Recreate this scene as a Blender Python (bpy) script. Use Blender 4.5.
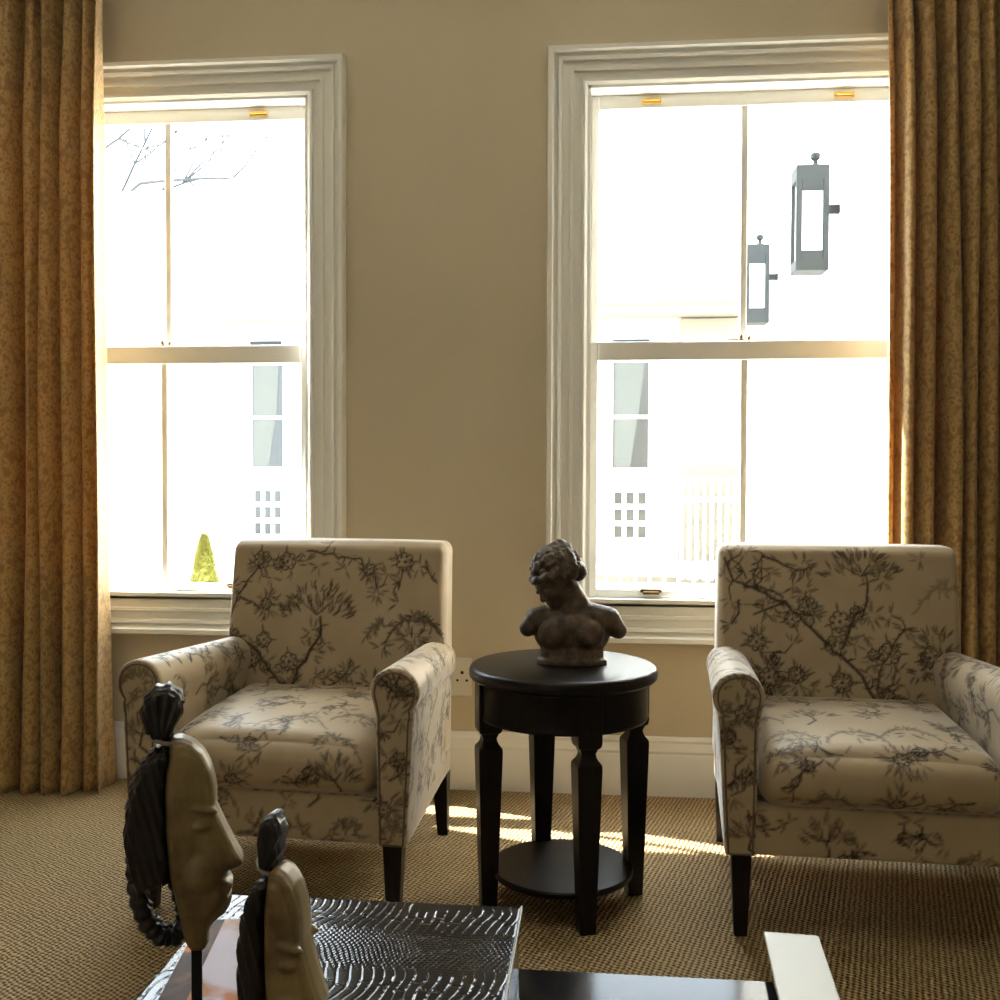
import bpy, bmesh, math, random
import numpy as np
from mathutils import Vector, Matrix, Euler, noise as mnoise
C = bpy.context.scene
for o in list(bpy.data.objects): bpy.data.objects.remove(o)
PI = math.pi

# ------------------------------------------------------------------ camera
YAW, PITCH, ROLL = .0966, .025, .0034
cd = bpy.data.cameras.new('camera'); cam = bpy.data.objects.new('camera', cd); C.collection.objects.link(cam)
cd.sensor_width = 36; cd.lens = 36.0; cd.clip_start = .05
fw = Vector((-math.sin(YAW)*math.cos(PITCH), math.cos(YAW)*math.cos(PITCH), -math.sin(PITCH)))
rt = Vector((math.cos(YAW), math.sin(YAW), 0)); up = rt.cross(fw)
r2 = rt*math.cos(ROLL) + up*math.sin(ROLL); u2 = up*math.cos(ROLL) - rt*math.sin(ROLL)
cam.matrix_world = Matrix(((r2.x, u2.x, -fw.x, 0), (r2.y, u2.y, -fw.y, -3.777), (r2.z, u2.z, -fw.z, 1.2), (0, 0, 0, 1)))
C.camera = cam

# ------------------------------------------------------------------ light and exposure
w = bpy.data.worlds.new('sky'); C.world = w; w.use_nodes = True
bg = w.node_tree.nodes['Background']; bg.inputs[0].default_value = (.79, .89, 1.0, 1); bg.inputs[1].default_value = 15.0
sd = bpy.data.lights.new('sun', 'SUN'); sd.energy = 48; sd.angle = .009; sd.color = (1, .955, .88)
so = bpy.data.objects.new('sun', sd); C.collection.objects.link(so)
AZ, EL = math.radians(18), math.radians(49)
sdir = Vector((-math.cos(AZ)*math.cos(EL), math.sin(AZ)*math.cos(EL), math.sin(EL)))
so.rotation_euler = sdir.to_track_quat('Z', 'Y').to_euler()
def area(name, loc, rot, sx, sy, power, col=(1, 1, 1), portal=False):
    l = bpy.data.lights.new(name, 'AREA'); l.shape = 'RECTANGLE'; l.size = sx; l.size_y = sy; l.energy = power; l.color = col
    if portal: l.cycles.is_portal = True
    o = bpy.data.objects.new(name, l); C.collection.objects.link(o); o.location = loc; o.rotation_euler = rot
    return o
area('daylight_portal', (-1.70, .16, 1.68), (-PI/2, 0, 0), 1.16, 2.0, 0, portal=True)
area('daylight_portal', (.55, .16, 1.68), (-PI/2, 0, 0), 1.16, 2.0, 0, portal=True)
area('ceiling_fill_light', (-.3, -2.3, 3.1), (0, 0, 0), 1.6, 1.0, 5, (1, .90, .74))  # added warm fill below the ceiling, out of view; no lamp is modelled
area('rear_fill_light', (-1.6, -6.3, 1.7), (PI/2, 0, 0), 2.4, 1.8, 11, (1, .95, .86))  # added fill from behind the camera; the wall there has no window
vs = C.view_settings; vs.view_transform = 'Standard'; vs.look = 'None'; vs.gamma = 1; vs.use_curve_mapping = False; vs.exposure = 0

# ------------------------------------------------------------------ helpers
def tag(o, label=None, cat=None, group=None, kind=None):
    if label: o['label'] = label
    if cat: o['category'] = cat
    if group: o['group'] = group
    if kind: o['kind'] = kind
    return o
def empty(name, loc, rz, label, cat, group=None):
    o = bpy.data.objects.new(name, None); C.collection.objects.link(o); o.location = loc; o.rotation_euler = (0, 0, rz)
    o.empty_display_size = .05
    return tag(o, label, cat, group)
def link(name, me, mat, parent=None):
    o = bpy.data.objects.new(name, me); C.collection.objects.link(o)
    if mat and not me.materials: me.materials.append(mat)
    if parent: o.parent = parent
    return o
def smooth(me, angle=None):
    me.polygons.foreach_set('use_smooth', [True]*len(me.polygons))
    if angle is not None:
        try: me.set_sharp_from_angle(angle=angle)
        except Exception: pass
class MB:
    def __init__(s): s.v = []; s.f = []; s.m = []
    def add(s, vs_, fs, mi=0):
        n = len(s.v); s.v += [tuple(p) for p in vs_]; s.f += [tuple(i+n for i in f) for f in fs]; s.m += [mi]*len(fs); return s
    def box(s, a, b, mi=0, M=None):
        (x0, y0, z0), (x1, y1, z1) = a, b
        p = [Vector(q) for q in ((x0,y0,z0),(x1,y0,z0),(x1,y1,z0),(x0,y1,z0),(x0,y0,z1),(x1,y0,z1),(x1,y1,z1),(x0,y1,z1))]
        if M: p = [M @ q for q in p]
        return s.add(p, [(0,3,2,1),(4,5,6,7),(0,1,5,4),(1,2,6,5),(2,3,7,6),(3,0,4,7)], mi)
    def loft(s, rings, cap=True, close=True, mi=0):
        k = len(rings[0]); vs_ = [p for r in rings for p in r]; fs = []
        for i in range(len(rings)-1):
            for j in range(k if close else k-1):
                fs.append((i*k+j, i*k+(j+1) % k, (i+1)*k+(j+1) % k, (i+1)*k+j))
        if cap: fs.append(tuple(reversed(range(k)))); fs.append(tuple((len(rings)-1)*k+j for j in range(k)))
        return s.add(vs_, fs, mi)
    def lathe(s, prof, c=(0,0,0), n=48, mi=0):
        rings = [[(c[0]+r*math.cos(2*PI*j/n), c[1]+r*math.sin(2*PI*j/n), c[2]+z) for j in range(n)] for r, z in prof]
        return s.loft(rings, True, True, mi)
    def tube(s, pts, rad, n=8, mi=0):
        pts = [Vector(p) for p in pts]; rings = []
        for i, p in enumerate(pts):
            d = (pts[min(i+1, len(pts)-1)] - pts[max(i-1, 0)]).normalized()
            a = d.cross(Vector((0, 0, 1)))
            if a.length < .05: a = d.cross(Vector((0, 1, 0)))
            a.normalize(); b = d.cross(a)
            r = rad[i] if isinstance(rad, (list, tuple)) else rad
            rings.append([p + a*(r*math.cos(2*PI*j/n)) + b*(r*math.sin(2*PI*j/n)) for j in range(n)])
        return s.loft(rings, True, True, mi)
    def build(s, name, mat, parent=None, sm=None, bevel=0, seg=2):
        me = bpy.data.meshes.new(name); me.from_pydata(s.v, [], s.f)
        mats = mat if isinstance(mat, (list, tuple)) else [mat]
        for m in mats: me.materials.append(m)
        if len(mats) > 1: me.polygons.foreach_set('material_index', s.m)
        bm = bmesh.new(); bm.from_mesh(me); bmesh.ops.recalc_face_normals(bm, faces=bm.faces)
        if bevel:
            ed = [e for e in bm.edges if len(e.link_faces) == 2 and e.calc_face_angle(0) > .6]
            bmesh.ops.bevel(bm, geom=ed, offset=bevel, segments=seg, profile=.5, affect='EDGES', clamp_overlap=True)
        bm.to_mesh(me); bm.free()
        if sm is not None: smooth(me, sm)
        elif bevel: smooth(me, .2)
        return link(name, me, None, parent)

# ------------------------------------------------------------------ materials
def mat(name, col, rough=.5, metal=0, spec=None, **kw):
    m = bpy.data.materials.new(name); m.use_nodes = True
    b = m.node_tree.nodes['Principled BSDF']
    b.inputs['Base Color'].default_value = (*col, 1); b.inputs['Roughness'].default_value = rough; b.inputs['Metallic'].default_value = metal
    if spec is not None: b.inputs['Specular IOR Level'].default_value = spec
    for k, v in kw.items(): b.inputs[k.replace('_', ' ')].default_value = v
    return m
class N:
    def __init__(s, m): s.m = m; s.t = m.node_tree; s.b = s.t.nodes['Principled BSDF']
    def n(s, typ, **kw):
        x = s.t.nodes.new(typ)
        for k, v in kw.items():
            if hasattr(x, k) and not k.startswith('i_'): setattr(x, k, v)
        return x
    def l(s, a, b): s.t.links.new(a, b)
    def coord(s, out='Object', scale=(1,1,1)):
        c = s.n('ShaderNodeTexCoord'); mp = s.n('ShaderNodeMapping'); mp.inputs['Scale'].default_value = scale
        s.l(c.outputs[out], mp.inputs[0]); return mp.outputs[0]
    def noise(s, vec, scale, detail=3, rough=.5, dist=0):
        x = s.n('ShaderNodeTexNoise'); s.l(vec, x.inputs['Vector'])
        x.inputs['Scale'].default_value = scale; x.inputs['Detail'].default_value = detail; x.inputs['Roughness'].default_value = rough; x.inputs['Distortion'].default_value = dist
        return x.outputs[0]
    def voro(s, vec, scale, feature='F1', rnd=1):
        x = s.n('ShaderNodeTexVoronoi'); x.feature = feature; s.l(vec, x.inputs['Vector']); x.inputs['Scale'].default_value = scale; x.inputs['Randomness'].default_value = rnd
        return x.outputs['Distance']
    def ramp(s, fac, stops):
        x = s.n('ShaderNodeValToRGB'); e = x.color_ramp.elements
        while len(e) < len(stops): e.new(.5)
        for i, (p, c) in enumerate(stops): e[i].position = p; e[i].color = (*c, 1) if len(c) == 3 else c
        s.l(fac, x.inputs[0]); return x.outputs[0]
    def math(s, op, a, b=None):
        x = s.n('ShaderNodeMath'); x.operation = op
        for i, v in enumerate((a, b)):
            if v is None: continue
            if isinstance(v, (int, float)): x.inputs[i].default_value = v
            else: s.l(v, x.inputs[i])
        return x.outputs[0]
    def mix(s, fac, a, b):
        x = s.n('ShaderNodeMix'); x.data_type = 'RGBA'
        for i, v in ((0, fac), (6, a), (7, b)):
            if isinstance(v, (int, float)): x.inputs[i].default_value = v
            elif isinstance(v, tuple): x.inputs[i].default_value = (*v, 1)
            else: s.l(v, x.inputs[i])
        return x.outputs[2]
    def bump(s, h, strength=.3, dist=.01):
        x = s.n('ShaderNodeBump'); x.inputs['Strength'].default_value = strength; x.inputs['Distance'].default_value = dist
        s.l(h, x.inputs['Height']); s.l(x.outputs[0], s.b.inputs['Normal'])
    def color(s, c): s.l(c, s.b.inputs['Base Color'])

M = {}
m = M['wall'] = mat('wall_paint', (.66, .56, .385), .75); k = N(m)
k.color(k.ramp(k.noise(k.coord(), 1.5, 4), [(.3, (.575, .495, .355)), (.7, (.61, .53, .385))])); k.bump(k.noise(k.coord(), 220, 2), .06, .002)
M['ceiling'] = mat('ceiling_paint', (.82, .80, .74), .8)
m = M['white'] = mat('white_gloss_paint', (.80, .78, .70), .35); k = N(m)
k.color(k.ramp(k.noise(k.coord(), 3, 2), [(.3, (.855, .845, .80)), (.7, (.865, .855, .81))]))
M['brass'] = mat('brass', (.62, .38, .10), .3, 1)
M['dark_brass'] = mat('aged_brass', (.20, .13, .06), .4, 1)
M['lacquer'] = mat('black_stained_wood', (.012, .011, .011), .32, spec=.22); k = N(M['lacquer'])
k.color(k.ramp(k.noise(k.coord(scale=(1, 1, .15)), 60, 4), [(.3, (.005, .0045, .0045)), (.75, (.011, .009, .008))])); k.bump(k.noise(k.coord(scale=(8, 60, 8)), 4, 3), .04, .002)
M['leg'] = mat('dark_leg_wood', (.014, .010, .008), .4, spec=.25); k = N(M['leg']); k.color(k.ramp(k.noise(k.coord(scale=(1, 1, .1)), 80, 3), [(.3, (.010, .007, .006)), (.7, (.02, .014, .011))]))
# sisal carpet: knotted diagonal weave
m = M['carpet'] = mat('sisal_weave', (.30, .22, .12), .95, spec=.1); k = N(m)
co = k.coord(); sp = k.n('ShaderNodeSeparateXYZ'); k.l(co, sp.inputs[0])
nz = k.noise(co, 30, 3)
ax = k.math('ADD', sp.outputs[0], k.math('MULTIPLY', nz, .016)); ay = k.math('ADD', sp.outputs[1], k.math('MULTIPLY', nz, .016))
s1 = k.math('SINE', k.math('MULTIPLY', k.math('ADD', ax, k.math('MULTIPLY', ay, .45)), 2*PI/.0185))
s2 = k.math('SINE', k.math('MULTIPLY', k.math('SUBTRACT', ay, k.math('MULTIPLY', ax, .35)), 2*PI/.0225))
wv = k.math('MULTIPLY', s1, s2); h = k.math('ADD', k.math('MULTIPLY', wv, .5), .5)
h2 = k.math('ADD', k.math('MULTIPLY', h, .75), k.math('MULTIPLY', k.noise(co, 160, 3), .5))
bigc = k.noise(co, 4, 4)
k.color(k.mix(k.math('MULTIPLY', bigc, .15), k.ramp(h2, [(.30, (.06, .036, .016)), (.52, (.30, .20, .09)), (.85, (.58, .44, .25))]), (.30, .21, .11)))
k.bump(h2, 1.0, .010)
# upholstery: cream linen printed with brown toile (ink density is stored per vertex)
m = M['toile'] = mat('toile_linen', (.6, .5, .38), .52, spec=.5, Sheen_Weight=.8, Sheen_Roughness=.3); k = N(m)
at = k.n('ShaderNodeAttribute'); at.attribute_name = 'ink'
co = k.coord()
inkn = k.math('MULTIPLY', at.outputs['Fac'], k.math('ADD', k.math('MULTIPLY', k.noise(co, 140, 2), .7), .75))
base = k.ramp(k.noise(co, 9, 3), [(.3, (.385, .295, .175)), (.7, (.44, .34, .21))])
k.color(k.mix(k.math('MINIMUM', inkn, .96), base, (.030, .023, .019))); k.l(k.math('SUBTRACT', .8, k.math('MULTIPLY', inkn, .7)), k.b.inputs['Sheen Weight']); k.l(k.math('SUBTRACT', .5, k.math('MULTIPLY', inkn, .35)), k.b.inputs['Specular IOR Level']); k.bump(k.noise(co, 420, 2), .15, .002)
M['piping'] = mat('piping_cord', (.13, .095, .06), .8)
# curtain damask
m = M['curtain'] = mat('gold_damask', (.4, .25, .09), .5, spec=.4, Sheen_Weight=.3); k = N(m)
co = k.coord(scale=(1, 1, .8)); p1 = k.noise(co, 34, 5, .6, 1.8); p2 = k.voro(co, 46)
pat = k.math('ADD', k.math('MULTIPLY', p1, .75), k.math('MULTIPLY', p2, .45))
cc = k.ramp(pat, [(.34, (.25, .145, .052)), (.47, (.47, .285, .095)), (.56, (.60, .41, .165)), (.72, (.34, .205, .075))])
k.color(cc); k.bump(pat, .12, .004)
tr = k.n('ShaderNodeBsdfTranslucent'); k.l(k.mix(.5, cc, (.80, .40, .08)), tr.inputs[0])
ms = k.n('ShaderNodeMixShader'); ms.inputs[0].default_value = .20
k.l(k.b.outputs[0], ms.inputs[1]); k.l(tr.outputs[0], ms.inputs[2]); k.l(ms.outputs[0], k.t.nodes['Material Output'].inputs[0])
# bust
m = M['bronze'] = mat('dark_patinated_plaster', (.05, .035, .022), .5, spec=.4); k = N(m)
k.color(k.ramp(k.noise(k.coord(), 28, 5, .65), [(.32, (.022, .016, .012)), (.52, (.080, .056, .034)), (.70, (.165, .12, .07))])); k.bump(k.noise(k.coord(), 120, 4), .25, .003)
# crocodile leather
m = M['croc'] = mat('crocodile_embossed_leather', (.010, .0095, .010), .15, spec=.4); k = N(m)
k.color(k.ramp(k.noise(k.coord(), 14, 3), [(.3, (.010, .009, .010)), (.7, (.022, .020, .020))])); k.bump(k.noise(k.coord(), 260, 2), .05, .001)
M['table_glass'] = mat('black_glossy_tabletop', (.012, .011, .012), .10, spec=.14)
M['cream'] = mat('cream_lacquer', (.50, .51, .46), .4)
# carved heads
m = M['facewood'] = mat('carved_ochre_wood', (.30, .20, .08), .42); k = N(m); co = k.coord()
k.color(k.mix(k.ramp(k.noise(co, 16, 5, .6), [(.42, (0, 0, 0)), (.72, (1, 1, 1))]), k.ramp(k.noise(k.coord(scale=(1, 1, .2)), 60, 3), [(.3, (.21, .15, .055)), (.7, (.30, .225, .09))]), (.10, .062, .026))); k.bump(k.noise(co, 90, 3), .12, .002)
m = M['hair'] = mat('black_painted_hair', (.010, .009, .010), .38); k = N(m); k.bump(k.noise(k.coord(scale=(5, 5, 1)), 60, 3), .3, .003)
M['iron'] = mat('black_iron', (.010, .010, .011), .4)
# magazine cover: brown photo with an orange patch on the left, lilac page on the right
m = M['magazine'] = mat('magazine_print', (.7, .66, .7), .55, spec=.15); k = N(m); co = k.coord(); sp = k.n('ShaderNodeSeparateXYZ'); k.l(co, sp.inputs[0])
nz = k.noise(co, 14, 3)
left = k.math('LESS_THAN', sp.outputs[0], -.028)
pg = k.ramp(k.math('ADD', k.math('MULTIPLY', sp.outputs[1], 3.0), k.math('MULTIPLY', nz, .9)), [(.06, (.36, .13, .03)), (.20, (.52, .49, .60)), (.62, (.58, .53, .64)), (.85, (.42, .28, .22))])
br = k.ramp(nz, [(.45, (.05, .025, .018)), (.56, (.10, .045, .03)), (.64, (.50, .14, .035))])
k.color(k.mix(left, pg, br))
M['paper'] = mat('paper_edges', (.75, .73, .70), .8)
# outside
M['stucco'] = mat('white_stucco', (.80, .78, .74), .9)
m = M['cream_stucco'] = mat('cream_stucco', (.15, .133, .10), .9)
M['plate'] = mat('white_plastic', (.74, .70, .60), .35)
M['black'] = mat('black_hole', (.01, .01, .01), .6)
M['housepane'] = mat('far_window_glass', (.015, .017, .017), .3)
M['housecurtain'] = mat('far_net_curtain', (.055, .060, .055), .8)
M['extwhite'] = mat('exterior_white_paint', (.85, .85, .82), .6)
M['lantern'] = mat('weathered_zinc', (.024, .028, .031), .8, spec=.08)
M['lanternglass'] = mat('frosted_lantern_glass', (.75, .78, .78), .4)
M['paving'] = mat('pale_paving', (.62, .57, .47), .9); k = N(M['paving']); k.color(k.ramp(k.noise(k.coord(), 3, 3), [(.3, (.58, .53, .43)), (.7, (.68, .63, .53))]))
M['shrub'] = mat('yellow_green_leaf', (.19, .185, .03), .7)
M['bark'] = mat('bark', (.02, .023, .026), .9)
# clear pane
m = M['pane'] = bpy.data.materials.new('clear_glass'); m.use_nodes = True; t = m.node_tree
for x in list(t.nodes): t.nodes.remove(x)
o_ = t.nodes.new('ShaderNodeOutputMaterial'); a_ = t.nodes.new('ShaderNodeBsdfTransparent'); g_ = t.nodes.new('ShaderNodeBsdfGlossy'); x_ = t.nodes.new('ShaderNodeMixShader')
a_.inputs[0].default_value = (.96, .97, .96, 1); g_.inputs['Roughness'].default_value = .02; x_.inputs[0].default_value = .05
t.links.new(a_.outputs[0], x_.inputs[1]); t.links.new(g_.outputs[0], x_.inputs[2]); t.links.new(x_.outputs[0], o_.inputs[0])

# ------------------------------------------------------------------ room shell
RX0, RX1, RY, RZ = -3.4, 2.9, -6.6, 3.25
tag(MB().box((RX0-.2, RY-.2, -.2), (RX1+.2, .0, 0)).build('floor', M['carpet']), 'woven tan sisal carpet floor', kind='structure')
tag(MB().box((RX0-.2, RY-.2, RZ), (RX1+.2, .22, RZ+.2)).build('ceiling', M['ceiling']), 'ceiling', kind='structure')
WZ0, WZ1 = .72, 2.66
OP = [(-2.28, -1.098), (-.052, 1.13)]; XM = [-1.705, .545]; WT = .12
b = MB(); xs = [RX0-.2, OP[0][0], OP[0][1], OP[1][0], OP[1][1], RX1+.2]
for i in range(5):
    if i in (1, 3): b.box((xs[i], 0, 0), (xs[i+1], WT, WZ0)); b.box((xs[i], 0, WZ1), (xs[i+1], WT, RZ))
    else: b.box((xs[i], 0, 0), (xs[i+1], WT, RZ))
tag(b.build('wall_back', M['wall']), 'taupe painted window wall', kind='structure')
tag(MB().box((RX0-.2, RY-.2, 0), (RX0, 0, RZ)).build('wall_left', M['wall']), 'taupe side wall', kind='structure')
tag(MB().box((RX1, RY-.2, 0), (RX1+.2, 0, RZ)).build('wall_right', M['wall']), 'taupe side wall', kind='structure')
tag(MB().box((RX0, RY-.2, 0), (RX1, RY, RZ)).build('wall_front', M['wall']), 'taupe wall behind the viewpoint', kind='structure')
# moulded baseboard, profile swept along the wall
pr = [(0, 0), (-.026, 0), (-.026, .150), (-.022, .158), (-.024, .168), (-.018, .182), (-.012, .196), (-.014, .206), (-.008, .216), (0, .220)]
tag(MB().loft([[(x, y, z) for y, z in pr] for x in (RX0, RX1)]).build('baseboard_back', M['white'], sm=.5), 'tall cream moulded baseboard', kind='structure')

# ------------------------------------------------------------------ sash windows
def window(n, x0, x1, lifts):
    root = empty('window_%d' % n, (0, 0, 0), 0, None, None); root['kind'] = 'structure'
    root['label'] = ['left white two-over-two sash window beside gold curtain', 'right white two-over-two sash window behind the bust'][n-1]
    # architrave: stepped profile (offset outwards from the opening, projection) swept round the four sides
    P = [(-.012, -.06), (-.012, .012), (.000, .020), (.010, .020), (.014, .008), (.048, .012), (.050, .026), (.062, .028), (.066, .016), (.096, .020), (.100, .036), (.112, .040), (.117, .026), (.132, .040), (.138, .056), (.156, .058), (.160, .048), (.160, -.0)]
    rings = []
    for o, p in P:
        h = o*.86; rings.append([(x0-h, -p, WZ0-o*.9), (x1+h, -p, WZ0-o*.9), (x1+h, -p, WZ1+o*.77), (x0-h, -p, WZ1+o*.77)])
    MB().loft(rings, cap=False).build('architrave', M['white'], root)
    # jamb lining
    b = MB()
    for a, c in (((x0-.002, -.005, WZ0), (x0+.022, .118, WZ1)), ((x1-.022, -.005, WZ0), (x1+.002, .118, WZ1)), ((x0, -.005, WZ1-.02), (x1, .118, WZ1+.002)), ((x0, -.02, WZ0-.01), (x1, .18, WZ0+.016))):
        b.box(a, c)
    b.build('jamb_lining', M['white'], root)
    xm = XM[n-1]; zr = 1.668; st = .030
    def sash(name, z0, z1, y, bot, top):
        f = MB()
        a0, a1 = x0+.022, x1-.022
        f.box((a0, y, z0), (a0+st, y+.04, z1)).box((a1-st, y, z0), (a1, y+.04, z1))
        f.box((a0+st, y, z0), (a1-st, y+.04, z0+bot)).box((a0+st, y, z1-top), (a1-st, y+.04, z1))
        f.box((xm-.013, y+.008, z0+bot), (xm+.013, y+.030, z1-top))
        s_ = f.build(name, M['white'], root, bevel=.004)
        for p0, p1 in ((a0+st, xm-.011), (xm+.011, a1-st)):
            MB().box((p0, y+.018, z0+bot), (p1, y+.022, z1-top)).build('pane', M['pane'], s_)
        return s_
    up_ = sash('upper_sash', zr-.033, WZ1-.02, .075, .069, .052)
    lo = sash('lower_sash', WZ0+.016, zr+.036, .03, .032, .071)
    for x in lifts:
        MB().box((x-.036, .068, WZ1-.056), (x+.036, .076, WZ1-.036)).box((x-.03, .058, WZ1-.050), (x+.03, .07, WZ1-.042)).build('sash_pull', M['brass'], up_, bevel=.002)
    c = MB(); c.lathe([(.003, 0), (.016, 0), (.016, .006), (.009, .010), (.007, .022), (.004, .024)], (xm-.012, .052, zr+.0355), 20); c.box((xm-.06, .044, zr+.0355), (xm-.02, .060, zr+.043)); c.lathe([(.003, 0), (.006, .004), (.006, .018), (.003, .022)], (xm+.018, .052, zr+.0355), 12)
    c.build('sash_lock', M['dark_brass'], lo, sm=.6)
    xl = .205 if n == 2 else xm+.3
    MB().box((xl-.040, .018, .758), (xl+.040, .031, .772)).box((xl-.03, .004, .752), (xl+.03, .02, .764)).build('sash_lift', M['dark_brass'], lo, bevel=.003)
    return root
window(1, *OP[0], (-1.33, -2.05)); window(2, *OP[1], (.197, .905))

# wall socket
ws = empty('wall_socket', (-.520, 0, .428), 0, 'white wall socket with three round holes beside the black round table', 'socket')
MB().box((-.048, -.010, -.073), (.048, 0, .073)).build('cover_plate', M['plate'], ws, bevel=.004)
b = MB()
for x, z, r in ((.012, .018, .0065), (-.006, -.012, .005), (.030, -.012, .005)):
    b.loft([[(x+r*math.cos(a*PI/6), y, z+r*math.sin(a*PI/6)) for a in range(12)] for y in (-.0112, -.006)])
b.build('socket_hole', M['black'], ws)

# ------------------------------------------------------------------ curtains
def curtain(name, xa, xb, seed, nf, label, edge_left):
    rnd = random.Random(seed); H = 3.08; nu, nv = nf*20, 70
    ph = [0]
    wd = [rnd.uniform(.5, 1.6) for _ in range(nf)]; tot = sum(wd)
    cum = [0]
    for q in wd: cum.append(cum[-1]+q/tot)
    amp = [rnd.uniform(.045, .095) for _ in range(nf+1)]
    bend = [(rnd.uniform(-1, 1), rnd.uniform(0, 6)) for _ in range(nf+1)]
    def P(u, v, off):
        k_ = 0
        while k_ < nf-1 and u > cum[k_+1]: k_ += 1
        t_ = (u-cum[k_])/(cum[k_+1]-cum[k_]); a = amp[k_]*(1-t_)+amp[k_+1]*t_
        fold = math.cos(2*PI*t_); fold = math.copysign(abs(fold)**.75, fold)
        top = min(1, max(0, (v-.80)/.2)); bot = max(0, 1-v/.3)
        a *= (1-.45*top)*(1+.35*bot)
        fine = .010*top*math.sin(u*nf*2*PI*2.5+1.0)
        b0, b1 = bend[k_][0]*(1-t_)+bend[k_+1][0]*t_, bend[k_][1]
        x = xa + (xb-xa)*u + .012*b0*math.sin(2.2*v*PI+b1) + .018*math.sin(2*PI*t_)*(1-top)*(.6+.4*bot)
        if edge_left: x += (1-u)*.035*(1-v)
        else: x += -u*.0*(1-v)
        y = -.15 - a*fold + fine - .02*bot*math.sin(7*u+seed)
        z = v*H
        if v < .10:
            z += .004*math.sin(20*u)
            x += .012*math.sin(u*40)*(1-v/.10)
        return (x, y, max(z, .002) + off*0)
    vs_ = []; fs = []
    for j in range(nv+1):
        for i in range(nu+1): vs_.append(P(i/nu, j/nv, 0))
    for j in range(nv):
        for i in range(nu):
            a = j*(nu+1)+i; fs.append((a, a+1, a+nu+2, a+nu+1))
    me = bpy.data.meshes.new(name); me.from_pydata(vs_, [], fs); smooth(me)
    o = link(name, me, M['curtain'])
    sol = o.modifiers.new('thickness', 'SOLIDIFY'); sol.thickness = .004; sol.offset = 0
    return tag(o, label, 'curtain', 'gold damask curtains')
curtain('curtain', -2.80, -1.850, 4, 13, 'floor length gold damask curtain pooling on carpet left of both armchairs', False)
curtain('curtain', .985, 1.95, 11, 15, 'floor length gold damask curtain hanging behind the armchair beside the bust', True)

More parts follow.
